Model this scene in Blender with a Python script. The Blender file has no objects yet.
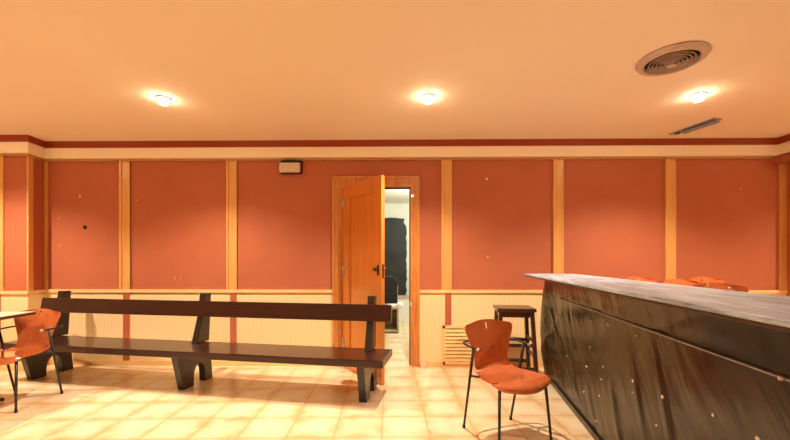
import bpy, bmesh, math, random
from mathutils import Vector, Matrix, noise

random.seed(7)
S = bpy.context.scene
C = S.collection
PI = math.pi

# ---------------------------------------------------------------- camera, world, exposure
cam_d = bpy.data.cameras.new('camera')
cam = bpy.data.objects.new('camera', cam_d)
C.objects.link(cam)
cam_d.sensor_width = 36.0
cam_d.lens = 370 * 36.0 / 790
cam_d.shift_y = 41 / 790
cam_d.clip_start = 0.02
cam.location = (0, 0, 1.22)
cam.rotation_euler = (PI / 2, 0, 0.015)
S.camera = cam

w = bpy.data.worlds.new('world')
S.world = w
w.use_nodes = True
w.node_tree.nodes['Background'].inputs[0].default_value = (0.9, 0.8, 0.7, 1)
w.node_tree.nodes['Background'].inputs[1].default_value = 0.05
S.view_settings.view_transform = 'Standard'
S.view_settings.look = 'None'
S.view_settings.gamma = 1
S.view_settings.use_curve_mapping = False
S.view_settings.exposure = 0.0
S.cycles.max_bounces = 10
S.cycles.diffuse_bounces = 7
S.cycles.caustics_reflective = False
S.cycles.caustics_refractive = False
S.cycles.sample_clamp_indirect = 6

CEIL = 2.605
LAMP_COL = (1.0, 0.83, 0.63)
SPOT_W = 160.0
FLOOD_W = 0.0
BULB = 85.0
LAMP_XY = [(x + dx, y) for y, dx in ((3.12, 0.0), (0.87, 0.0), (-1.38, 0.0))
           for x in (-4.28, -2.02, 0.23, 2.48, 4.7)]  # the two nearer rows are unseen, added for fill light

def add_light(name, kind, loc, energy, col, **kw):
    d = bpy.data.lights.new(name, kind)
    d.energy = energy
    d.color = col
    for k, v in kw.items():
        setattr(d, k, v)
    o = bpy.data.objects.new(name, d)
    o.location = loc
    C.objects.link(o)
    return o

add_light('storeroom_light', 'POINT', (0.5, 6.0, 2.15), 95, (0.93, 1.0, 0.90), shadow_soft_size=0.12)


# ---------------------------------------------------------------- mesh helpers
class MB:
    """collects shapes into one mesh"""
    def __init__(self):
        self.bm = bmesh.new()

    def box(self, x0, x1, y0, y1, z0, z1, bev=0.0, M=None):
        bm = bmesh.new()
        bmesh.ops.create_cube(bm, size=1)
        for v in bm.verts:
            v.co = Vector(((x0 + x1) / 2 + v.co.x * (x1 - x0), (y0 + y1) / 2 + v.co.y * (y1 - y0),
                           (z0 + z1) / 2 + v.co.z * (z1 - z0)))
        if bev:
            bmesh.ops.bevel(bm, geom=bm.edges[:], offset=bev, segments=2, affect='EDGES', profile=0.6)
        if M is not None:
            bmesh.ops.transform(bm, matrix=M, verts=bm.verts)
        self._merge(bm)
        return self

    def _merge(self, bm):
        me = bpy.data.meshes.new('tmp')
        bm.to_mesh(me)
        bm.free()
        self.bm.from_mesh(me)
        bpy.data.meshes.remove(me)

    def prism(self, pts, axis, a0, a1, bev=0.0, M=None):
        """pts: outline in the two other axes; axis 'x','y' or 'z' extruded from a0 to a1"""
        bm = bmesh.new()
        def P(p, a):
            if axis == 'x': return (a, p[0], p[1])
            if axis == 'y': return (p[0], a, p[1])
            return (p[0], p[1], a)
        v0 = [bm.verts.new(P(p, a0)) for p in pts]
        v1 = [bm.verts.new(P(p, a1)) for p in pts]
        bm.faces.new(v0)
        bm.faces.new(list(reversed(v1)))
        n = len(pts)
        for i in range(n):
            bm.faces.new((v0[i], v1[i], v1[(i + 1) % n], v0[(i + 1) % n]))
        bmesh.ops.recalc_face_normals(bm, faces=bm.faces)
        if bev:
            bmesh.ops.bevel(bm, geom=bm.edges[:], offset=bev, segments=2, affect='EDGES', profile=0.6)
        if M is not None:
            bmesh.ops.transform(bm, matrix=M, verts=bm.verts)
        self._merge(bm)
        return self

    def tube(self, path, r, n=10, smooth=3):
        """round tube along a path; r a number or one per point"""
        P = [Vector(p) for p in path]
        Rr = list(r) if hasattr(r, '__len__') else [r] * len(P)
        if len(P) > 2 and smooth:
            for _ in range(smooth - 1):
                Q, T = [P[0]], [Rr[0]]
                for i in range(len(P) - 1):
                    Q += [P[i].lerp(P[i + 1], .25), P[i].lerp(P[i + 1], .75)]
                    T += [Rr[i] * .75 + Rr[i + 1] * .25, Rr[i] * .25 + Rr[i + 1] * .75]
                P, Rr = Q + [P[-1]], T + [Rr[-1]]
        bm = bmesh.new()
        rings = []
        t = (P[1] - P[0]).normalized()
        up = Vector((0, 0, 1)) if abs(t.z) < .9 else Vector((1, 0, 0))
        nrm = t.cross(up).normalized()
        for i, p in enumerate(P):
            a = P[max(i - 1, 0)]
            b = P[min(i + 1, len(P) - 1)]
            t = (b - a).normalized()
            nrm = (nrm - t * nrm.dot(t)).normalized()
            bi = t.cross(nrm)
            rings.append([bm.verts.new(p + (nrm * math.cos(k * 2 * PI / n) + bi * math.sin(k * 2 * PI / n)) * Rr[i])
                          for k in range(n)])
        for i in range(len(rings) - 1):
            for k in range(n):
                bm.faces.new((rings[i][k], rings[i][(k + 1) % n], rings[i + 1][(k + 1) % n], rings[i + 1][k]))
        bm.faces.new(list(reversed(rings[0])))
        bm.faces.new(rings[-1])
        bmesh.ops.recalc_face_normals(bm, faces=bm.faces)
        for f in bm.faces:
            f.smooth = len(f.verts) == 4
        self._merge(bm)
        return self

    def lathe(self, prof, cx=0, cy=0, n=48, closed=False):
        """prof: (radius, z) points turned round the z axis"""
        bm = bmesh.new()
        rings = []
        for r, z in prof:
            rings.append([bm.verts.new((cx + r * math.cos(k * 2 * PI / n), cy + r * math.sin(k * 2 * PI / n), z))
                          for k in range(n)])
        m = len(prof)
        for i in range(m if closed else m - 1):
            A, B = rings[i], rings[(i + 1) % m]
            for k in range(n):
                bm.faces.new((A[k], A[(k + 1) % n], B[(k + 1) % n], B[k]))
        if not closed:
            bm.faces.new(rings[0])
            bm.faces.new(rings[-1])
        bmesh.ops.remove_doubles(bm, verts=bm.verts, dist=1e-5)
        bmesh.ops.recalc_face_normals(bm, faces=bm.faces)
        for f in bm.faces:
            f.smooth = len(f.verts) == 4 and not closed
        self._merge(bm)
        return self

    def build(self, name, mat, parent=None, label=None):
        me = bpy.data.meshes.new(name)
        self.bm.to_mesh(me)
        self.bm.free()
        me.materials.append(mat)
        o = bpy.data.objects.new(name, me)
        C.objects.link(o)
        if parent is not None:
            o.parent = parent
        if label:
            o['label'] = label
        return o


def thing(name, label, cat, loc=(0, 0, 0), rz=0, group=None):
    o = bpy.data.objects.new(name, None)
    o.empty_display_size = 0.1
    C.objects.link(o)
    o.location = loc
    o.rotation_euler = (0, 0, rz)
    return tag(o, label, cat, group)

def tag(o, label, cat, group=None):
    o['label'] = label
    o['category'] = cat
    if group:
        o['group'] = group
    return o

def struct(o):
    o['kind'] = 'structure'
    return o

def kids(o):
    return [c for c in C.objects if c.parent == o]

def copy_tree(o, parent=None):
    c = o.copy()
    C.objects.link(c)
    if parent is not None:
        c.parent = parent
    for ch in kids(o):
        copy_tree(ch, c)
    return c


# ---------------------------------------------------------------- materials
def mat(name, col, rough=0.5, metal=0.0, coat=0.0, spec=0.5):
    m = bpy.data.materials.new(name)
    m.use_nodes = True
    b = m.node_tree.nodes['Principled BSDF']
    b.inputs['Base Color'].default_value = (*col, 1)
    b.inputs['Roughness'].default_value = rough
    b.inputs['Metallic'].default_value = metal
    b.inputs['Coat Weight'].default_value = coat
    b.inputs['Specular IOR Level'].default_value = spec
    return m, m.node_tree, b

def N(nt, typ, **kw):
    n = nt.nodes.new(typ)
    for k, v in kw.items():
        setattr(n, k, v)
    return n

def coords(nt, scale=(1, 1, 1), rot=(0, 0, 0), world=False):
    if world:
        src = N(nt, 'ShaderNodeNewGeometry').outputs['Position']
    else:
        src = N(nt, 'ShaderNodeTexCoord').outputs['Object']
    mp = N(nt, 'ShaderNodeMapping')
    mp.inputs['Scale'].default_value = scale
    mp.inputs['Rotation'].default_value = rot
    nt.links.new(src, mp.inputs['Vector'])
    return mp.outputs['Vector']

def ramp(nt, fac, stops):
    r = N(nt, 'ShaderNodeValToRGB')
    e = r.color_ramp.elements
    while len(e) < len(stops):
        e.new(0.5)
    for i, (p, c) in enumerate(stops):
        e[i].position = p
        e[i].color = (*c, 1)
    nt.links.new(fac, r.inputs[0])
    return r.outputs[0]

def pre_rotated(nt, rot, scale):
    mp = N(nt, 'ShaderNodeMapping')
    mp.inputs['Scale'].default_value = scale
    nt.links.new(coords(nt, (1, 1, 1), rot), mp.inputs['Vector'])
    return mp.outputs['Vector']

def noise_out(nt, vec, scale=5, detail=4, rough=0.55, dist=0.0):
    n = N(nt, 'ShaderNodeTexNoise')
    n.inputs['Scale'].default_value = scale
    n.inputs['Detail'].default_value = detail
    n.inputs['Roughness'].default_value = rough
    n.inputs['Distortion'].default_value = dist
    nt.links.new(vec, n.inputs['Vector'])
    return n.outputs['Fac']

def bump(nt, b, h, strength=0.2, dist=0.01):
    bp = N(nt, 'ShaderNodeBump')
    bp.inputs['Strength'].default_value = strength
    bp.inputs['Distance'].default_value = dist
    nt.links.new(h, bp.inputs['Height'])
    nt.links.new(bp.outputs[0], b.inputs['Normal'])

def wood(name, dark, light, scale=(14, 14, 1.2), rough=0.3, coat=0.3, world=False, rot=(0, 0, 0), bs=0.08, spec=0.5):
    m, nt, b = mat(name, light, rough, coat=coat, spec=spec)
    v = coords(nt, scale, rot, world)
    f = noise_out(nt, v, 3.0, 6, 0.6, 0.6)
    c = ramp(nt, f, [(0.25, dark), (0.75, light)])
    nt.links.new(c, b.inputs['Base Color'])
    bump(nt, b, f, bs, 0.004)
    return m

def speckled(name, col, var, scale=30, rough=0.7, amount=0.05, coat=0, spec=0.4):
    m, nt, b = mat(name, col, rough, coat=coat, spec=spec)
    v = coords(nt)
    f = noise_out(nt, v, scale, 5)
    c = ramp(nt, f, [(0.3, var), (0.7, col)])
    nt.links.new(c, b.inputs['Base Color'])
    bump(nt, b, f, amount, 0.003)
    return m

M_ceiling = speckled('ceiling_paint', (0.86, 0.74, 0.58), (0.85, 0.725, 0.565), 1.5, 0.85, 0.03)
M_cornice_light = speckled('cornice_cream_paint', (0.94, 0.82, 0.62), (0.93, 0.80, 0.60), 6, 0.6, 0.02)
M_cornice_shade = speckled('cornice_brown_shadow_line', (0.50, 0.25, 0.08), (0.46, 0.22, 0.07), 8, 0.5, 0.02)  # brown carries the shadow below the fascia
M_cornice_dark = speckled('cornice_red_brown_paint', (0.31, 0.045, 0.006), (0.28, 0.038, 0.005), 8, 0.5, 0.02)

# red wall panels: finely textured wall covering
def red_wall():
    m, nt, b = mat('red_wall_covering', (0.42, 0.125, 0.07), 0.62, spec=0.35)
    v = coords(nt, world=True)
    f = noise_out(nt, v, 2.2, 5, 0.6)
    c = ramp(nt, f, [(0.25, (0.43, 0.122, 0.056)), (0.8, (0.49, 0.145, 0.070))])
    nt.links.new(c, b.inputs['Base Color'])
    g = noise_out(nt, coords(nt, (260, 260, 260), world=True), 1.0, 2)
    bump(nt, b, g, 0.12, 0.002)
    return m
M_red = red_wall()

def beadboard():
    m, nt, b = mat('cream_beadboard', (0.87, 0.66, 0.36), 0.45, spec=0.4)
    v = coords(nt, world=True)
    sx = N(nt, 'ShaderNodeSeparateXYZ')
    nt.links.new(v, sx.inputs[0])
    ad = N(nt, 'ShaderNodeMath', operation='ADD')
    nt.links.new(sx.outputs[0], ad.inputs[0])
    nt.links.new(sx.outputs[1], ad.inputs[1])
    mo = N(nt, 'ShaderNodeMath', operation='PINGPONG')
    mo.inputs[1].default_value = 0.0225
    nt.links.new(ad.outputs[0], mo.inputs[0])
    mr = N(nt, 'ShaderNodeMapRange')
    mr.inputs[1].default_value = 0.0
    mr.inputs[2].default_value = 0.004
    nt.links.new(mo.outputs[0], mr.inputs[0])
    c = ramp(nt, mr.outputs[0], [(0.0, (0.80, 0.57, 0.27)), (1.0, (0.87, 0.66, 0.37))])
    nt.links.new(c, b.inputs['Base Color'])
    bump(nt, b, mr.outputs[0], 0.25, 0.003)
    return m
M_bead = beadboard()
M_cream = speckled('cream_varnished_wood', (0.86, 0.60, 0.27), (0.80, 0.52, 0.21), 9, 0.4, 0.02)
M_batten = wood('honey_varnished_pine', (0.64, 0.31, 0.09), (0.78, 0.43, 0.15), (20, 20, 1.0), 0.22, 0.5)
M_batten_red = wood('red_brown_stained_batten', (0.40, 0.10, 0.05), (0.50, 0.14, 0.07), (20, 20, 1.0), 0.4, 0.2)
M_door = wood('orange_varnished_door_pine', (0.52, 0.155, 0.02), (0.74, 0.27, 0.05), (16, 16, 0.8), 0.28, 0.4)
M_frame = wood('orange_varnished_frame_pine', (0.46, 0.145, 0.025), (0.74, 0.33, 0.09), (12, 12, 0.9), 0.28, 0.4)
M_bench = wood('near_black_walnut_stain', (0.010, 0.002, 0.001), (0.048, 0.008, 0.003), (1.1, 16, 16), 0.30, 0.25, bs=0.15)
M_bench_leg = wood('black_walnut_stain_upright', (0.006, 0.003, 0.002), (0.020, 0.008, 0.005), (16, 16, 1.4), 0.38, 0.25, bs=0.12)
M_stool = wood('dark_brown_stool_wood', (0.030, 0.008, 0.003), (0.080, 0.022, 0.008), (14, 14, 1.5), 0.35, 0.4)
M_ply = wood('red_varnished_plywood', (0.50, 0.12, 0.035), (0.60, 0.17, 0.060), (6, 2, 1.4), 0.14, 1.0, bs=0.04)
M_leg = mat('dark_enamelled_steel', (0.022, 0.016, 0.012), 0.35)[0]
M_rubber = mat('black_rubber', (0.015, 0.013, 0.012), 0.7)[0]
M_chrome = mat('brushed_nickel', (0.62, 0.58, 0.54), 0.28, 1.0)[0]
M_dark_metal = mat('dark_bronze_metal', (0.06, 0.035, 0.02), 0.4, 0.8)[0]
M_table = wood('pale_laminate_tabletop', (0.70, 0.58, 0.42), (0.80, 0.68, 0.52), (2, 14, 14), 0.3, 0.2, bs=0.01)
M_table_edge = mat('dark_brown_table_edge', (0.06, 0.025, 0.012), 0.5)[0]
M_white = speckled('white_painted_plaster', (0.80, 0.82, 0.74), (0.76, 0.78, 0.70), 4, 0.8, 0.03)
M_offwhite_plastic = speckled('aged_white_plastic', (0.72, 0.60, 0.52), (0.64, 0.48, 0.38), 25, 0.35, 0.02)
M_black = mat('matt_black', (0.010, 0.009, 0.008), 0.8)[0]
M_vent = speckled('dusty_beige_metal', (0.55, 0.42, 0.34), (0.46, 0.34, 0.27), 20, 0.45, 0.02)
M_vent_dark = mat('dark_duct_inside', (0.02, 0.015, 0.012), 0.8)[0]
M_slot = mat('grey_aluminium', (0.36, 0.37, 0.42), 0.45, 0.3)[0]
M_dot = mat('white_filler', (0.85, 0.74, 0.62), 0.7)[0]

def tiles():
    T = 0.333
    m, nt, b = mat('cream_ceramic_floor_tiles', (0.8, 0.65, 0.45), 0.28, coat=0.15, spec=0.45)
    v = coords(nt, (1 / T, 1 / T, 1), (0, 0, -0.035), world=True)
    off = N(nt, 'ShaderNodeVectorMath', operation='ADD')
    off.inputs[1].default_value = (0.12, 0.30, 0)
    nt.links.new(v, off.inputs[0])
    v = off.outputs[0]
    fl = N(nt, 'ShaderNodeVectorMath', operation='FLOOR')
    nt.links.new(v, fl.inputs[0])
    fr = N(nt, 'ShaderNodeVectorMath', operation='FRACTION')
    nt.links.new(v, fr.inputs[0])
    sp = N(nt, 'ShaderNodeSeparateXYZ')
    nt.links.new(fr.outputs[0], sp.inputs[0])
    ds = []
    for i in (0, 1):
        pp = N(nt, 'ShaderNodeMath', operation='PINGPONG')
        pp.inputs[1].default_value = 0.5
        nt.links.new(sp.outputs[i], pp.inputs[0])
        ds.append(pp.outputs[0])
    mn = N(nt, 'ShaderNodeMath', operation='MINIMUM')
    nt.links.new(ds[0], mn.inputs[0])
    nt.links.new(ds[1], mn.inputs[1])
    edge = mn.outputs[0]                       # 0 in the joint, 0.5 mid-tile
    # cloudy glaze: ochre blotches, stronger towards the tile edges
    n1 = noise_out(nt, coords(nt, world=True), 4.5, 5, 0.6)
    mr = N(nt, 'ShaderNodeMapRange')
    mr.inputs[1].default_value = 0.0
    mr.inputs[2].default_value = 0.32
    mr.inputs[3].default_value = 0.26
    mr.inputs[4].default_value = -0.06
    nt.links.new(edge, mr.inputs[0])
    ad = N(nt, 'ShaderNodeMath', operation='ADD')
    nt.links.new(n1, ad.inputs[0])
    nt.links.new(mr.outputs[0], ad.inputs[1])
    wn = N(nt, 'ShaderNodeTexWhiteNoise')
    nt.links.new(fl.outputs[0], wn.inputs['Vector'])
    sc = N(nt, 'ShaderNodeMath', operation='MULTIPLY_ADD')
    sc.inputs[1].default_value = 0.10
    sc.inputs[2].default_value = -0.05
    nt.links.new(wn.outputs['Value'], sc.inputs[0])
    a2 = N(nt, 'ShaderNodeMath', operation='ADD')
    nt.links.new(ad.outputs[0], a2.inputs[0])
    nt.links.new(sc.outputs[0], a2.inputs[1])
    c = ramp(nt, a2.outputs[0], [(0.42, (0.86, 0.73, 0.53)), (0.66, (0.82, 0.62, 0.38)), (0.88, (0.70, 0.43, 0.20))])
    gr = N(nt, 'ShaderNodeMapRange')
    gr.inputs[1].default_value = 0.006
    gr.inputs[2].default_value = 0.016
    nt.links.new(edge, gr.inputs[0])
    mx = N(nt, 'ShaderNodeMix', data_type='RGBA')
    mx.inputs[6].default_value = (0.60, 0.38, 0.20, 1)
    nt.links.new(gr.outputs[0], mx.inputs[0])
    nt.links.new(c, mx.inputs[7])
    nt.links.new(mx.outputs[2], b.inputs['Base Color'])
    bump(nt, b, gr.outputs[0], 0.4, 0.003)
    return m
M_floor = tiles()

def counter_mat():
    m, nt, b = mat('grey_weathered_counter', (0.36, 0.33, 0.32), 0.34, spec=0.5)
    f = noise_out(nt, coords(nt, (9, 1.3, 9)), 3, 7, 0.7, 0.8)
    c = ramp(nt, f, [(0.32, (0.12, 0.15, 0.19)), (0.5, (0.32, 0.40, 0.50)), (0.68, (0.58, 0.72, 0.88))])
    nt.links.new(c, b.inputs['Base Color'])
    bump(nt, b, f, 0.15, 0.004)
    return m
M_counter = counter_mat()

def plastic_mat():
    m, nt, b = mat('black_plastic_film', (0.03, 0.02, 0.014), 0.3, spec=0.7, coat=0.0)
    f = noise_out(nt, pre_rotated(nt, (0.66, 0, 0), (1, 2.2, 0.7)), 3.0, 3, 0.5, 0.6)
    c = ramp(nt, f, [(0.35, (0.005, 0.003, 0.002)), (0.55, (0.012, 0.007, 0.004)), (0.75, (0.050, 0.036, 0.013))])
    nt.links.new(c, b.inputs['Base Color'])
    g = noise_out(nt, pre_rotated(nt, (0.66, 0, 0), (1, 3.0, 0.7)), 2.6, 2, 0.5, 0.5)
    bump(nt, b, g, 0.28, 0.03)
    r = N(nt, 'ShaderNodeMapRange')
    r.inputs[3].default_value = 0.14
    r.inputs[4].default_value = 0.34
    nt.links.new(f, r.inputs[0])
    nt.links.new(r.outputs[0], b.inputs['Roughness'])
    return m
M_plastic = plastic_mat()

def emit(name, col, s):
    m, nt, b = mat(name, (0.9, 0.9, 0.9), 0.3)
    b.inputs['Emission Color'].default_value = (*col, 1)
    b.inputs['Emission Strength'].default_value = s
    return m
M_bulb = emit('lit_halogen_glass', (1.0, 0.78, 0.52), BULB)


# ---------------------------------------------------------------- room shell
W = 4.3            # face of the red back wall
PL, PR = 4.07, 4.07
XL, XR = -4.19, 4.40
struct(MB().box(-6.6, 6.6, -4.0, 8.1, -0.12, 0.0).build('floor', M_floor))
struct(MB().box(-6.6, 6.6, -4.0, W + .13, CEIL, CEIL + .12).build('ceiling', M_ceiling))

# back wall with the door opening
OX0, OX1, OZ = -0.685, 0.115, 2.08
b = MB()
b.box(XL - .02, OX0 - .02, W, W + .13, 0, CEIL)
b.box(OX1 + .02, XR + .02, W, W + .13, 0, CEIL)
b.box(OX0 - .02, OX1 + .02, W, W + .13, OZ + .02, CEIL)
struct(b.build('wall_back', M_red))
struct(MB().prism([(XL, W + .13), (XL, W), (XL + .03, PL), (-6.6, PL), (-6.6, W + .13)], 'z', 0, CEIL).build('wall_pier_left', M_red))
struct(MB().prism([(XR, W + .13), (XR, W), (XR, PR), (6.6, PR), (6.6, W + .13)], 'z', 0, CEIL).build('wall_pier_right', M_red))
struct(MB().box(-6.72, -6.6, -4.0, W + .13, 0, CEIL).build('wall_left', M_ceiling))
struct(MB().box(6.6, 6.72, -4.0, W + .13, 0, CEIL).build('wall_right', M_ceiling))
struct(MB().box(-6.72, 6.72, -4.12, -4.0, 0, CEIL).build('wall_front', M_ceiling))

# beadboard wainscot
RZ0, RZ1 = 0.85, 0.885
trim_n = [0]
def trim(b, m):
    trim_n[0] += 1
    return struct(b.build('trim_%d' % trim_n[0], m))
trim(MB().box(XL, OX0 - .105, W - .012, W, 0.055, RZ0), M_bead)
trim(MB().box(OX1 + .105, XR, W - .012, W, 0.055, RZ0), M_bead)
trim(MB().box(-6.6, XL + .03, PL - .012, PL, 0.055, RZ0), M_bead)
trim(MB().prism([(XL, W - .012), (XL + .012, W - .012), (XL + .042, PL - .012), (XL + .03, PL - .012)], 'z', 0.055, RZ0), M_bead)
trim(MB().box(XR, 6.6, PR - .012, PR, 0.055, RZ0), M_bead)
# cap rails
trim(MB().box(XL, OX0 - .105, W - .03, W, RZ0, RZ1, .004), M_cream)
trim(MB().box(OX1 + .105, XR, W - .03, W, RZ0, RZ1, .004), M_cream)
trim(MB().box(-6.6, XL + .055, PL - .03, PL, RZ0, RZ1, .004), M_cream)
trim(MB().prism([(XL, W - .02), (XL + .03, W - .02), (XL + .055, PL - .02), (XL + .03, PL - .02)], 'z', RZ0, RZ1), M_cream)
trim(MB().box(XR, 6.6, PR - .03, PR, RZ0, RZ1, .004), M_cream)
# base boards
def base(name, b):
    return struct(b.build(name, M_cream))
base('baseboard_back_left', MB().box(XL, OX0 - .105, W - .022, W, 0, 0.055, .003))
base('baseboard_back_right', MB().box(OX1 + .105, XR, W - .022, W, 0, 0.055, .003))
base('baseboard_left', MB().box(-6.6, XL + .05, PL - .022, PL, 0, 0.055, .003))
base('baseboard_right', MB().box(XR - .02, 6.6, PR - .022, PR, 0, 0.055, .003))
# battens: a wide board with a raised bead along its left edge
ZB = 2.40
def batten(x, y=W, wd=0.118, full=True):
    b = MB()
    b.box(x, x + wd, y - .016, y, RZ1, ZB, .003)
    b.box(x - .004, x + .022, y - .030, y, RZ1, ZB, .005)
    if full:
        b.box(x + wd - .018, x + wd, y - .022, y, RZ1, ZB, .004)
    trim(b, M_batten)
for x in (-3.285, -2.025, 0.475, 1.757, 3.034):
    batten(x)
for x in (-3.285, -2.025, 0.475, 1.757, 3.034):
    trim(MB().box(x + .040, x + .112, W - .022, W, 0.055, RZ0, .002), M_batten_red)
trim(MB().box(XL + .005, XL + .038, W - .022, W, RZ1, ZB, .003), M_batten)
trim(MB().prism([(XL + .018, PL + .055), (XL + .036, PL + .055), (XL + .044, PL - .010), (XL + .026, PL - .010)], 'z', RZ1, ZB), M_batten)
trim(MB().box(-4.468, -4.425, PL - .020, PL, RZ1, ZB, .003), M_batten)
batten(-5.70, PL)
trim(MB().box(XR - .075, XR - .002, W - .022, W, RZ1, ZB, .003), M_batten)
trim(MB().box(XR - .022, XR - .0, PR - .02, PR + .05, RZ1, ZB, .003), M_batten)
trim(MB().box(-4.53, -4.455, PL - .022, PL, 0.055, RZ0, .002), M_batten_red)

# cornice: cream fascia under a red-brown strip, following the wall
def ring(off, z0, z1, back, m):
    y = W - off
    pts = [(-6.6, PL - off), (XL + .03 + off, PL - off), (XL + off, y), (XR - .09 - off, y), (XR - .09 - off, PR - off), (6.6, PR - off),
           (6.6, PR + back), (XR - .09 + back, PR + back), (XR - .09 + back, W + .0), (XL - back * .2, W), (XL + .03 - back * .2, PL + back), (-6.6, PL + back)]
    trim(MB().prism(pts, 'z', z0, z1), m)
ring(.075, 2.530, CEIL, .0, M_cornice_dark)
ring(.065, 2.412, 2.530, .0, M_cornice_light)
ring(.030, 2.388, 2.412, .0, M_cornice_shade)  # strip coloured as the fascia's shadow line
# dropped red soffit at the right-hand corner
trim(MB().box(XR - .155, 6.6, PR - .02, W, 2.325, 2.39, .004), M_red)


# ---------------------------------------------------------------- door frame and door leaf
b = MB()
for x0, x1 in ((OX0 - .105, OX0 - .0), (OX1 + .0, OX1 + .105)):
    b.box(x0, x1, W - .022, W + .0, 0, OZ + .12, .003)
b.box(OX0, OX1, W - .022, W + .0, OZ, OZ + .12, .003)
# outer and inner mouldings
for x in (OX0 - .105, OX1 + .080):
    b.box(x, x + .025, W - .036, W, 0, OZ + .12, .005)
b.box(OX0 - .105, OX1 + .105, W - .036, W, OZ + .097, OZ + .122, .005)
for x in (OX0 - .045, OX1 + .027):
    b.box(x, x + .018, W - .030, W, 0, OZ + .06, .004)
b.box(OX0 - .045, OX1 + .045, W - .030, W, OZ + .045, OZ + .063, .004)
# jamb lining
b.box(OX0 - .02, OX0 + .045, W - .01, W + .14, 0, OZ)
b.box(OX1, OX1 + .02, W - .01, W + .14, 0, OZ)
b.box(OX0 - .02, OX1 + .02, W - .01, W + .14, OZ, OZ + .02)
fr = struct(b.build('door_frame', M_frame))
struct(MB().box(OX1 - .012, OX1, W + .045, W + .06, 0, OZ).box(OX0 + .045, OX0 + .057, W + .045, W + .06, 0, OZ).box(OX0, OX1, W + .045, W + .06, OZ - .012, OZ).build('door_seal', M_black, fr))
struct(MB().box(OX1 - .002, OX1 + .012, W - .027, W - .02, 0.70, 0.745, .002).build('strike_plate', M_dot, fr))

LW, LT, LH = 0.775, 0.040, 2.058       # leaf
leaf = bpy.data.objects.new('door_1', None)
C.objects.link(leaf)
leaf.location = (OX0 + .062, W - .035, 0.008)
leaf.rotation_euler = (0, 0, -math.radians(53.0))
struct(leaf)
b = MB()
st = 0.115
b.box(0, st, -LT, 0, 0, LH, .003)
b.box(LW - st, LW, -LT, 0, 0, LH, .003)
b.box(st, LW - st, -LT, 0, 0, 0.20, .003)
b.box(st, LW - st, -LT, 0, LH - .13, LH, .003)
struct(b.build('stile_frame', M_door, leaf))
b = MB()
b.box(st - .01, LW - st + .01, -LT + .015, -.015, .19, LH - .12)
for yy in (-LT + .002, -.014):
    b.box(st, st + .022, yy, yy + .012, .2, LH - .13, .004)
    b.box(LW - st - .022, LW - st, yy, yy + .012, .2, LH - .13, .004)
    b.box(st, LW - st, yy, yy + .012, .2, .222, .004)
    b.box(st, LW - st, yy, yy + .012, LH - .152, LH - .13, .004)
struct(b.build('door_panel', M_door, leaf))
hd = MB()
hd.box(LW - .075, LW - .040, -LT - .004, -LT, 1.07, 1.17, .002)
hd.box(LW - .075, LW - .040, 0, .004, 1.07, 1.17, .002)
for q in (-1, 1):
    y0 = -LT if q < 0 else 0
    hd.tube([(LW - .057, y0, 1.13), (LW - .057, y0 + q * .022, 1.13), (LW - .057, y0 + q * .030, 1.13), (LW - .057, y0 + q * .052, 1.13)], [.008, .008, .022, .017], smooth=2)
hd.box(LW - .001, LW + .002, -LT + .010, -.010, 1.04, 1.18)
struct(hd.build('door_handle', M_dark_metal, leaf))
for z in (.22, 1.05, 1.84):
    struct(MB().tube([(-.006, -LT - .004, z), (-.006, -LT - .004, z + .10)], .008, smooth=0).box(-.004, .03, -LT - .003, -LT + .001, z, z + .1).build('hinge', M_chrome, leaf))

# small pale block standing at the foot of the right-hand jamb
tag(MB().box(.226, .290, W - .075, W - .030, 0, .045, .006).build('doorstop', M_offwhite_plastic),
    'small off-white block on the floor at the foot of the right door jamb', 'doorstop')


# ---------------------------------------------------------------- store room beyond the door
struct(MB().box(-2.2, 2.6, 8.0, 8.1, 0, 2.5).build('wall_storeroom_back', M_white))
struct(MB().box(-2.3, -2.2, W + .13, 8.1, 0, 2.5).build('wall_storeroom_left', M_white))
struct(MB().box(2.6, 2.7, W + .13, 8.1, 0, 2.5).build('wall_storeroom_right', M_white))
struct(MB().box(-2.3, 2.7, W + .13, 8.1, 2.46, 2.6).build('ceiling_storeroom', M_white))

def ragged_sheet():
    rnd = random.Random(3)
    pts = []
    x0, x1, z0, z1 = -1.25, .13, .02, 2.13
    n = 26
    for i in range(n + 1):
        pts.append((x1 + rnd.uniform(-.018, .012) - (.05 if i > n - 2 else 0), z0 + (z1 - z0) * i / n))
    for i in range(1, 12):
        pts.append((x1 + (x0 - x1) * i / 12, z1 + rnd.uniform(-.02, .03)))
    for i in range(n + 1):
        pts.append((x0 + rnd.uniform(-.02, .02), z1 + (z0 - z1) * i / n))
    m, nt, bb = mat('dark_green_black_board', (0.03, 0.035, 0.026), .6)
    f = noise_out(nt, coords(nt), 2.5, 5)
    nt.links.new(ramp(nt, f, [(.3, (.008, .009, .007)), (.7, (.028, .032, .022))]), bb.inputs['Base Color'])
    o = MB().prism(pts, 'y', 7.955, 7.995).build('wall_panel', m)
    return tag(o, 'dark green-black board with a ragged edge against the far storeroom wall', 'board')
ragged_sheet()

M_crate = speckled('pale_green_grey_plywood', (.50, .46, .30), (.36, .32, .20), 7, .6, .05)
cr = thing('storage_crate', 'pale open-sided wooden crate on the storeroom floor, carrying sheets and a case', 'crate', (-.26, 6.5, 0), .05)
MB().box(-.35, .22, -.25, .25, .40, .43, .003).build('top', M_crate, cr)
MB().box(-.35, .22, -.25, .25, .02, .05, .003).build('bottom', M_crate, cr)
for x in (-.35, .19):
    MB().box(x, x + .03, -.25, .25, .0, .41, .003).build('side_panel', M_crate, cr)
MB().box(-.33, .20, .22, .245, .04, .41).build('back_panel', M_crate, cr)
MB().box(-.06, -.035, -.245, .22, .05, .40).build('divider', M_crate, cr)

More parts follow.
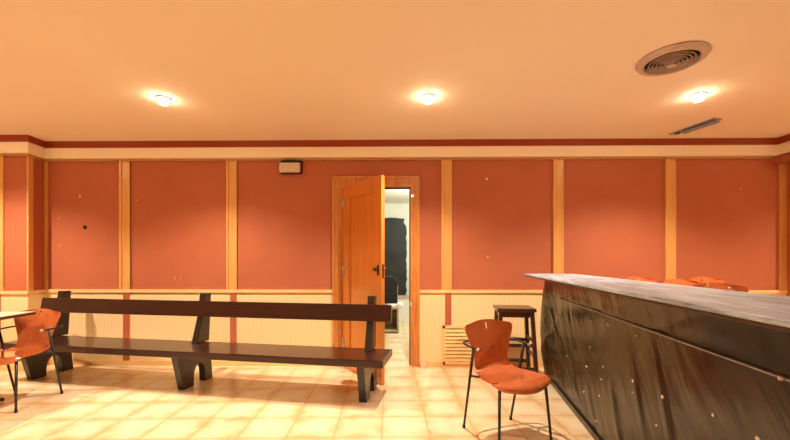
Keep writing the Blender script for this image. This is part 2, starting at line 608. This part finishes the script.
M_paper = speckled('white_paper', (.82, .84, .86), (.70, .72, .74), 12, .6, .05)
def crumpled(x0, x1, y0, y1, z, h, seed, n=14):
    bm = bmesh.new()
    g = [[bm.verts.new((x0 + (x1 - x0) * i / n, y0 + (y1 - y0) * j / n,
                        z + h * max(.05, min(.6, 0.35 + noise.noise(Vector((i * .45, j * .45, seed))))) )) for j in range(n + 1)] for i in range(n + 1)]
    for i in range(n):
        for j in range(n):
            bm.faces.new((g[i][j], g[i + 1][j], g[i + 1][j + 1], g[i][j + 1]))
    r = bmesh.ops.extrude_face_region(bm, geom=bm.faces[:])
    for v in [e for e in r['geom'] if isinstance(e, bmesh.types.BMVert)]:
        v.co.z = z
    bmesh.ops.recalc_face_normals(bm, faces=bm.faces)
    b = MB()
    b._merge(bm)
    return b
tag(crumpled(-.56, .04, 6.28, 6.72, .4305, .10, 2.0).build('paper_sheets', M_paper),
    'rumpled white paper sheets spread on the storeroom crate', 'papers')
cs = thing('equipment_case', 'black case with pale ends standing on the papers in the storeroom', 'case', (-.30, 6.5, .492), .12)
MB().prism([(-.2, 0), (.23, 0), (.23, .36), (.15, .46), (-.2, .46)], 'y', -.18, .18, .012).build('shell', M_black, cs)
MB().box(.228, .240, -.14, .14, .05, .30, .004).build('end_panel', M_offwhite_plastic, cs)
MB().tube([(-.08, 0, .455), (-.08, 0, .50), (.06, 0, .50), (.06, 0, .455)], .010).build('handle', M_rubber, cs)
ch = thing('storage_chest', 'low grey-white chest against the back wall of the storeroom', 'chest', (.16, 7.6, 0))
MB().box(-.22, .30, -.2, .2, 0, .46, .006).build('body', M_white, ch)
MB().box(-.23, .31, -.21, .21, .46, .50, .006).build('lid', M_vent, ch)


# ---------------------------------------------------------------- bench
bench = thing('wooden_bench', 'long near-black wooden bench with a single back rail along the wall', 'bench', (-2.04, 3.545, 0), -math.radians(9.1))
HL = 1.955
MB().box(-HL, HL, -.218, .21, .338, .400, .008).build('seat', M_bench, bench)
lean = Matrix.Translation((0, .155, .66)) @ Matrix.Rotation(-math.radians(9), 4, 'X')
MB().box(-HL, HL, -.019, .019, .0, .157, .006, M=lean).build('back_rail', M_bench, bench)
for sx in (-1.775, -.02, 1.75):
    foot = [(-.085, 0), (.045, 0)]
    for k in range(9):
        a = PI - k * PI / 8
        foot.append((.125 + .075 * math.cos(a), .10 + .10 * math.sin(a)))
    foot += [(.205, 0), (.325, 0), (.29, .339), (-.175, .339)]
    MB().prism(foot, 'x', sx - .033, sx + .033, .004).build('leg', M_bench_leg, bench)
    post = [(.205, .40), (.29, .40), (.345, .885), (.285, .893), (.19, .66)]
    post = [(.09, .40), (.27, .40), (.30, .885), (.215, .890), (.198, .80), (.178, .665)]
    MB().prism(post, 'x', sx - .033, sx + .033, .004).build('upright', M_bench_leg, bench)


# ---------------------------------------------------------------- plywood shell chairs
def shell_mesh(seat_h=0.0):
    # centre line (y, z) and half-width along the shell, front lip to top edge; front is -y
    prof = [(-.245, .380, .160), (-.242, .398, .200), (-.225, .416, .218), (-.16, .424, .224), (-.08, .420, .220), (0, .416, .210),
            (.07, .415, .183), (.125, .420, .165), (.165, .436, .150), (.190, .465, .143), (.203, .505, .142),
            (.212, .55, .150), (.222, .60, .165), (.235, .66, .186), (.246, .71, .201), (.255, .745, .203), (.260, .765, .190), (.263, .777, .160)]
    # subdivide
    P = []
    for i in range(len(prof) - 1):
        a, c = prof[i], prof[i + 1]
        for k in range(2):
            t = k / 2
            P.append(tuple(a[j] + (c[j] - a[j]) * t for j in range(3)))
    P.append(prof[-1])
    nx = 25
    th = .011
    bm = bmesh.new()
    def row(side):
        rows = []
        for i, (y, z, hw) in enumerate(P):
            a = P[max(i - 1, 0)]
            c = P[min(i + 1, len(P) - 1)]
            tx, tz = c[0] - a[0], c[1] - a[1]
            L = math.hypot(tx, tz)
            ny, nz = -tz / L, tx / L          # normal towards the sitter
            s = max(0, (z - .45) / .33)
            r = []
            for k in range(nx + 1):
                u = -1 + 2 * k / nx
                x = u * hw
                curve = u * u
                yy = y + ny * side * th - (.030 * curve * (.4 + s)) * (1 if z > .44 else 0.0)
                zz = z + nz * side * th
                if i > len(P) - 8:            # rounded top edge
                    w8 = (i - (len(P) - 8)) / 7
                    zz -= .022 * curve * w8
                if z < .43 and y < .15:
                    zz += .010 * curve
                    if y < -.19:
                        yy += .050 * curve    # rounded front lip
                r.append(bm.verts.new((x, yy, zz + seat_h)))
            rows.append(r)
        return rows
    A, B = row(1), row(0)
    hole = {(i, nx // 2) for i in range(len(P) - 7, len(P) - 4)}
    cells = {(i, k) for i in range(len(P) - 1) for k in range(nx)} - hole
    for (i, k) in cells:
        bm.faces.new((A[i][k], A[i][k + 1], A[i + 1][k + 1], A[i + 1][k]))
        bm.faces.new((B[i][k], B[i + 1][k], B[i + 1][k + 1], B[i][k + 1]))
        for di, dk, e in ((-1, 0, (0, 0, 0, 1)), (1, 0, (1, 0, 1, 1)), (0, -1, (0, 0, 1, 0)), (0, 1, (0, 1, 1, 1))):
            if (i + di, k + dk) not in cells:
                p, q = (i + e[0], k + e[1]), (i + e[2], k + e[3])
                bm.faces.new((A[p[0]][p[1]], A[q[0]][q[1]], B[q[0]][q[1]], B[p[0]][p[1]]))
    bmesh.ops.recalc_face_normals(bm, faces=bm.faces)
    for f in bm.faces:
        f.smooth = True
    b = MB()
    b._merge(bm)
    return b

def make_chair(name, label, lift=0.0, arms=True):
    t = thing(name, label, 'chair')
    o = shell_mesh(lift).build('seat_shell', M_ply, t)
    es = o.modifiers.new('es', 'EDGE_SPLIT')
    es.split_angle = math.radians(50)
    H = lift
    for s in (-1, 1):
        MB().tube([(s * .180, -.175, .408 + H), (s * .205, -.205, 0.012)], [.0105, .0085], smooth=0).build('leg', M_leg, t)
        top = .615 if arms else .50
        MB().tube([(s * .212, .080, top + H), (s * .205, .222, 0.012)] if arms else [(s * .16, .12, .41 + H), (s * .205, .225, 0.012)],
                  [.0105, .0085], smooth=0).build('leg', M_leg, t)
    fb = MB()
    for s in (-1, 1):
        fb.tube([(s * .180, -.175, .402 + H), (s * .12, -.05, .400 + H), (s * .12, .06, .400 + H), ((.208 if arms else .175) * s, .128, .408 + H)], .008)
    fb.tube([(-.180, -.175, .400 + H), (.180, -.175, .400 + H)], .008, smooth=0)
    fb.build('seat_frame', M_leg, t)
    if arms:
        ar = MB().tube([(-.212, .02, .618), (-.226, .14, .620), (-.216, .235, .622), (-.13, .268, .622), (.13, .268, .622), (.216, .235, .622),
                        (.226, .14, .620), (.212, .02, .618)], .0075).build('arm_rail', M_leg, t)
        for s in (-1, 1):
            MB().tube([(s * .2135, .032, .618), (s * .210, .005, .617)], .0105, smooth=0).build('tip', M_chrome, ar, 'pale metal end cap')
    else:
        z = .30
        f = z / (.41 + H)
        xf, yf = .205 - .025 * f, -.205 + .03 * f
        xr, yr = .205 - .045 * f, .225 - .105 * f
        MB().tube([(-xf, yf, z), (xf, yf, z), (xr, yr, z), (-xr, yr, z), (-xf, yf, z)], .008, smooth=0).build('footrest', M_leg, t)
    for sx, sy in ((-.205, -.205), (.205, -.205), (-.205, .2225), (.205, .2225)):
        MB().tube([(sx, sy, 0), (sx, sy, .02)], .0115, smooth=0).build('foot_cap', M_rubber, t)
    return t

chair = make_chair('plywood_chair', 'red-brown plywood shell chair standing alone in front of the bar')
chair.location = (.734, 2.580, 0)
chair.rotation_euler.z = math.radians(20.6)
c2 = copy_tree(chair)
c2['label'] = 'red-brown plywood shell chair at the pale table, left of the bench'
c2.location = (-3.31, 3.125, 0)
c2.rotation_euler.z = math.radians(3)

bc = make_chair('bar_chair', 'tall plywood bar chair behind the counter, its bright top edge nearest of the four', .27, arms=False)
bc.location = (2.41, 2.70, 0)
bc.rotation_euler.z = math.radians(-12)
bc['group'] = 'bar chairs behind the counter'
for lb, x, y, r in (('tall plywood bar chair behind the counter, just left of the nearest one and partly hidden', 2.59, 3.30, -4),
                    ('tall plywood bar chair close to the red wall behind the counter, leftmost of the four', 2.56, 3.82, 3),
                    ('tall plywood bar chair close to the red wall behind the counter, rightmost at the back', 3.24, 3.82, -5)):
    k = copy_tree(bc)
    k['label'] = lb
    k.location = (x, y, 0)
    k.rotation_euler.z = math.radians(r)


# ---------------------------------------------------------------- table at the left edge
tb = thing('cafe_table', 'square cafe table with pale top and dark edge, cut by the left border', 'table', (-3.66, 2.915, 0), math.radians(7))
MB().box(-.372, .372, -.372, .372, .757, .760).build('tabletop', M_table, tb)
MB().box(-.375, .375, -.375, .375, .732, .7572, .003).build('table_edge', M_table_edge, tb)
MB().lathe([(.03, .03), (.03, .70), (.09, .731)], n=20).build('pedestal', M_leg, tb)
b = MB()
for k in range(4):
    a = PI / 4 + k * PI / 2
    b.tube([(0, 0, .05), (.18 * math.cos(a), .18 * math.sin(a), .04), (.33 * math.cos(a), .33 * math.sin(a), .015)], [.022, .018, .014])
b.build('base', M_leg, tb)


# ---------------------------------------------------------------- bar stool
st_ = thing('bar_stool', 'dark wooden bar stool with square seat between the chair and the bar end', 'stool', (1.175, 3.86, 0), math.radians(-6))
SH = .745
MB().box(-.19, .19, -.165, .165, SH - .035, SH, .008).build('seat', M_stool, st_)
b = MB()
b.box(-.15, .15, -.145, -.125, SH - .09, SH - .035).box(-.15, .15, .125, .145, SH - .09, SH - .035)
b.box(-.16, -.14, -.13, .13, SH - .09, SH - .035).box(.14, .16, -.13, .13, SH - .09, SH - .035)
b.build('apron', M_stool, st_)
def splay(sx, sy, z):
    f = 1 - z / SH
    return sx * (.15 + .04 * f), sy * (.13 + .04 * f)
for sx in (-1, 1):
    for sy in (-1, 1):
        bm = bmesh.new()
        bmesh.ops.create_cube(bm, size=1)
        for v in bm.verts:
            z = 0 if v.co.z < 0 else SH - .034
            x, y = splay(sx, sy, z)
            v.co = Vector((x + v.co.x * .038, y + v.co.y * .038, z))
        bmesh.ops.bevel(bm, geom=bm.edges[:], offset=.003, segments=1, affect='EDGES')
        b = MB()
        b._merge(bm)
        b.build('leg', M_stool, st_)
for ax, z in (('x', .36), ('x', .13), ('y', .25), ('y', .40)):
    for s in (-1, 1):
        x, y = splay(1, 1, z)
        if ax == 'x':
            MB().box(-x, x, s * y - .01, s * y + .01, z, z + .035, .003).build('stretcher', M_stool, st_)
        else:
            MB().box(s * x - .01, s * x + .01, -y, y, z, z + .035, .003).build('stretcher', M_stool, st_)


# ---------------------------------------------------------------- bar counter
bar = thing('bar_counter', 'long bar with grey weathered top, its front covered in black plastic film', 'bar counter', (1.553, 3.93, 0), -.144)
BL = -4.5
MB().box(.03, .22, BL, -.03, 0, 1.062, .004).build('body', M_bench_leg, bar)
MB().box(-.255, .235, BL - .1, -.085, 1.074, 1.090, .004).build('countertop', M_counter, bar)
MB().box(-.248, .228, BL - .095, -.092, 1.062, 1.0745, .003).build('counter_edge', M_table_edge, bar)

def film():
    bm = bmesh.new()
    ny, nz = 260, 64
    folds = [(-.50, .48, .9, .045, .040), (-.85, .32, .9, .05, .045), (-1.7, .35, 2.2, .05, .030), (-2.3, .40, 2.0, .045, .032),
             (-2.0, .45, 2.2, .04, .026), (-1.30, .25, 1.6, .04, .028), (-2.35, .97, -.35, .03, .012), (-.75, .80, 2.6, .04, .012), (-.25, .5, -.8, .06, .02)]
    g = []
    for i in range(ny + 1):
        y = BL + (-BL - .0) * i / ny
        r = []
        for j in range(nz + 1):
            z = 1.061 * j / nz
            q_, p_ = (y * 1.3 - z) / 1.64, (y + z * 1.3) / 1.64      # across and along the pull of the film
            d = .012 * noise.noise(Vector((y * 1.6, z * 2.2, 1))) + .006 * noise.noise(Vector((q_ * 6, p_ * 1.6, 5))) \
                + .002 * noise.noise(Vector((q_ * 17, p_ * 3, 9)))
            for fy, fz, sl, wd, am in folds:
                dy, dz = y - fy, z - fz
                # along direction (1, sl)
                L = math.hypot(1, sl)
                al = (dy + dz * sl) / L
                pr = (dz - dy * sl) / L
                d += am * .5 * math.exp(-(pr / (wd * .6)) ** 2) * math.exp(-(al / .28) ** 2)
            end = math.exp(-((y + .0) / .22) ** 2)
            mid = math.sin(PI * min(1, z / 1.05))
            x = -.012 - d * min(1, mid * 2.2) - .065 * end * (.25 + .75 * mid)
            x = min(x, .012)
            if z > .90:
                x += .004 * min(1, (z - .90) / .04)
            r.append(bm.verts.new((x, y + .012 * noise.noise(Vector((z * 6, 3, 3))) * (i == ny), z)))
        g.append(r)
    # wrap round the far end
    last = g[-1]
    r = [bm.verts.new((.23, .004, v.co.z)) for v in last]
    g.append(r)
    for i in range(len(g) - 1):
        for j in range(nz):
            bm.faces.new((g[i][j], g[i + 1][j], g[i + 1][j + 1], g[i][j + 1]))
    bmesh.ops.recalc_face_normals(bm, faces=bm.faces)
    for f in bm.faces:
        f.smooth = True
    b = MB()
    b._merge(bm)
    return b
film().build('plastic_film', M_plastic, bar)
MB().box(-.030, .03, BL, -.50, .875, .881, .001).build('rail', M_slot, bar, 'thin grey rail across the film')
MB().lathe([(.001, -.008), (.006, -.007), (.007, -.002), (.005, .004), (.002, .006)], n=16).build('clip', M_dot, bar)
clip = C.objects['clip']
clip.location = (-.034, -2.87, .880)
MB().box(-.030, .03, BL, -.02, .0, .045, .004).build('skirting', M_bench_leg, bar)

PTS = [(-0.86, 0.84), (-1.3, 0.79), (-1.6, 0.82), (-1.27, 0.6), (-1.22, 0.45), (-1.51, 0.53), (-1.49, 0.44), (-1.93, 0.57),
       (-1.91, 0.5), (-1.15, 0.24), (-1.46, 0.32), (-2.22, 0.59), (-1.41, 0.13), (-2.55, 0.64), (-2.16, 0.43), (-1.39, 0.04),
       (-2.76, 0.65), (-0.47, 0.73), (-0.77, 0.41), (-1.95, 0.82)]
rnd = random.Random(5)
for y, z in PTS:
    n = 7
    R = rnd.uniform(.004, .0085)
    pts = [(R * rnd.uniform(.6, 1.2) * math.cos(k * 2 * PI / n), R * rnd.uniform(.6, 1.2) * math.sin(k * 2 * PI / n)) for k in range(n)]
    o = MB().prism(pts, 'x', -.003, .003).build('torn_tape', M_dot, bar)
    o.location = (-.030, y, z)
C_FILM = [o for o in C.objects if o.name.startswith('plastic_film')][0]
# seat every scrap on the film
from mathutils.bvhtree import BVHTree
me = C_FILM.data
bv = BVHTree.FromPolygons([v.co.copy() for v in me.vertices], [tuple(p.vertices) for p in me.polygons])
for o in [o for o in C.objects if o.name.startswith('torn_tape')]:
    h = bv.ray_cast(Vector((-1, o.location.y, o.location.z)), Vector((1, 0, 0)))
    if h[0] is not None:
        o.location.x = h[0].x - .002


# ---------------------------------------------------------------- ceiling fittings
def make_downlight(label):
    t = thing('recessed_downlight', label, 'ceiling light', (0, 0, CEIL))
    MB().lathe([(.044, -.001), (.060, -.001), (.060, -.007), (.050, -.012), (.044, -.010)], closed=True, n=32).build('trim_ring', M_vent, t)
    MB().lathe([(.045, -.002), (.045, -.016), (.041, -.034), (.030, -.049), (.014, -.057), (.001, -.059)], n=28).build('bulb', M_bulb, t)
    return t
names = {0: 'lit recessed ceiling downlight beyond the left edge, over the pale table',
         1: 'lit recessed ceiling downlight, leftmost of the three in the picture',
         2: 'lit recessed ceiling downlight above the doorway, middle one of three',
         3: 'lit recessed ceiling downlight above the bar, beside the round vent',
         4: 'lit recessed ceiling downlight beyond the right edge, past the bar'}
dl = make_downlight('')
for i, (x, y) in enumerate(LAMP_XY):
    o = dl if i == 0 else copy_tree(dl)
    o.location = (x, y, CEIL)
    o['group'] = 'recessed downlights in the ceiling'
    o['label'] = names.get(i, 'unseen recessed ceiling downlight, added for fill light')
    add_light('downlight_spot', 'SPOT', (x, y, CEIL - .065), SPOT_W * (1.6 if y > 2 else .30) * (.6 if x > 4 else 1.05 if x < -4 else 1), LAMP_COL, spot_size=math.radians(128), spot_blend=0.75, shadow_soft_size=0.018)
    pass

v = thing('round_ceiling_vent', 'round beige ceiling air vent with concentric rings above the bar', 'vent', (1.853, 2.559, CEIL))
MB().lathe([(.158, -.002), (.205, -.001), (.209, -.008), (.196, -.024), (.172, -.034), (.160, -.030), (.154, -.014)], closed=True, n=56).build('outer_ring', M_vent, v)
MB().lathe([(.001, -.001), (.160, -.001), (.160, -.004), (.001, -.004)], n=40).build('duct', M_vent_dark, v)
for i_, r in enumerate((.132, .110, .088, .066, .046)):
    d_ = .004 * i_
    MB().lathe([(r - .006, -.012 - d_), (r - .004, -.012 - d_), (r + .006, -.032 - d_), (r + .003, -.034 - d_)], closed=True, n=44).build('ring', M_vent, v)
MB().lathe([(.001, -.006), (.012, -.020), (.028, -.044), (.026, -.052), (.014, -.058), (.001, -.060)], n=28).build('centre_cone', M_vent, v)

sl = thing('slot_ceiling_vent', 'narrow grey metal slot vent in the ceiling near the right corner', 'vent', (3.017, 3.855, CEIL), math.radians(14.5))
MB().box(-.048, .048, -.235, .235, -.010, 0, .002).build('frame', M_slot, sl)
MB().box(-.030, -.006, -.215, .10, -.0115, -.0095).build('slot', M_vent_dark, sl)
MB().prism([(-.004, -.010), (.044, -.010), (.030, -.040), (-.004, -.042)], 'y', -.225, .11, .002).build('flap', M_slot, sl)
MB().box(-.020, .014, .140, .185, -.020, -.009, .003).build('end_catch', M_vent_dark, sl)

# emergency light on the wall under the cornice
em = thing('emergency_light', 'small pale emergency light box high on the red wall under the cornice', 'emergency light', (-1.268, 4.3, 2.302))
MB().box(-.125, .125, -.030, 0, -.070, .085, .005).build('housing', M_black, em)
MB().prism([(-.030, .052), (-.085, .045), (-.100, -.040), (-.085, -.060), (-.030, -.062)], 'x', -.120, .112, .006).build('diffuser', M_offwhite_plastic, em)
MB().box(-.075, .055, -.070, -.03, .053, .082, .006).build('lamp_head', M_rubber, em)

# wall marks: filler spots and one empty fixing hole
spots = [(-3.776, 1.98, .012, 'pale filler spot above the black hole disc on the leftmost red wall panel'),
         (1.00, 2.17, .013, 'largest pale filler spot, high on the red panel right of the door'),
         (1.01, 1.27, .008, 'small pale filler spot low on the red panel right of the door'),
         (-4.03, 1.72, .006, 'faint filler spot beside the corner strip, level above the black hole disc'),
         (-4.02, 1.40, .006, 'faint filler spot beside the corner strip, level below the black hole disc'),
         (-3.10, 1.93, .006, 'tiny filler spot high on the second red panel from the left corner'),
         (-2.64, 1.02, .006, 'left one of two tiny filler spots low on the red panel above the bench'),
         (-2.58, 1.02, .006, 'right one of two tiny filler spots low on the red panel above the bench'),
         (3.90, 2.05, .007, 'tiny filler spot high on the rightmost red panel above the bar chairs')]
for x, z, r, lb in spots:
    o = MB().lathe([(.0008, 0), (r, 0), (r * .8, .003), (.0008, .004)], n=12).build('filler_spot', M_dot)
    o.location = (x, W, z)
    o.rotation_euler = (PI / 2, 0, 0)
    tag(o, lb, 'wall mark', 'filler spots on the red wall')
o = MB().lathe([(.0008, 0), (.024, 0), (.022, .005), (.012, .006), (.0008, .002)], n=20).build('wall_hole_disc', M_black)  # raised black disc stands in for the empty hole
o.location = (-3.714, W, 1.617)
o.rotation_euler = (PI / 2, 0, 0)
tag(o, 'small round black disc standing for an empty hole in the leftmost red wall panel', 'wall hole')

# ventilation grille in the wainscot
gv = thing('wall_vent_grille', 'cream wooden louvred vent grille low in the wainscot behind the chair', 'vent grille', (.72, W - .012, 0))
b = MB()
b.box(-.235, .235, -.020, 0, .03, .062, .003).box(-.235, .235, -.020, 0, .442, .474, .003)
b.box(-.235, -.203, -.020, 0, .03, .474, .003).box(.203, .235, -.020, 0, .03, .474, .003)
b.build('frame', M_cream, gv)
MB().box(-.21, .21, -.003, 0, .05, .45).build('backing', M_vent_dark, gv)
for k in range(9):
    z = .066 + k * .0415
    Mx = Matrix.Translation((0, -.012, z + .018)) @ Matrix.Rotation(math.radians(-18), 4, 'X')
    MB().box(-.207, .207, -.003, .003, -.0185, .0185, 0, M=Mx).build('slat', M_cream, gv)
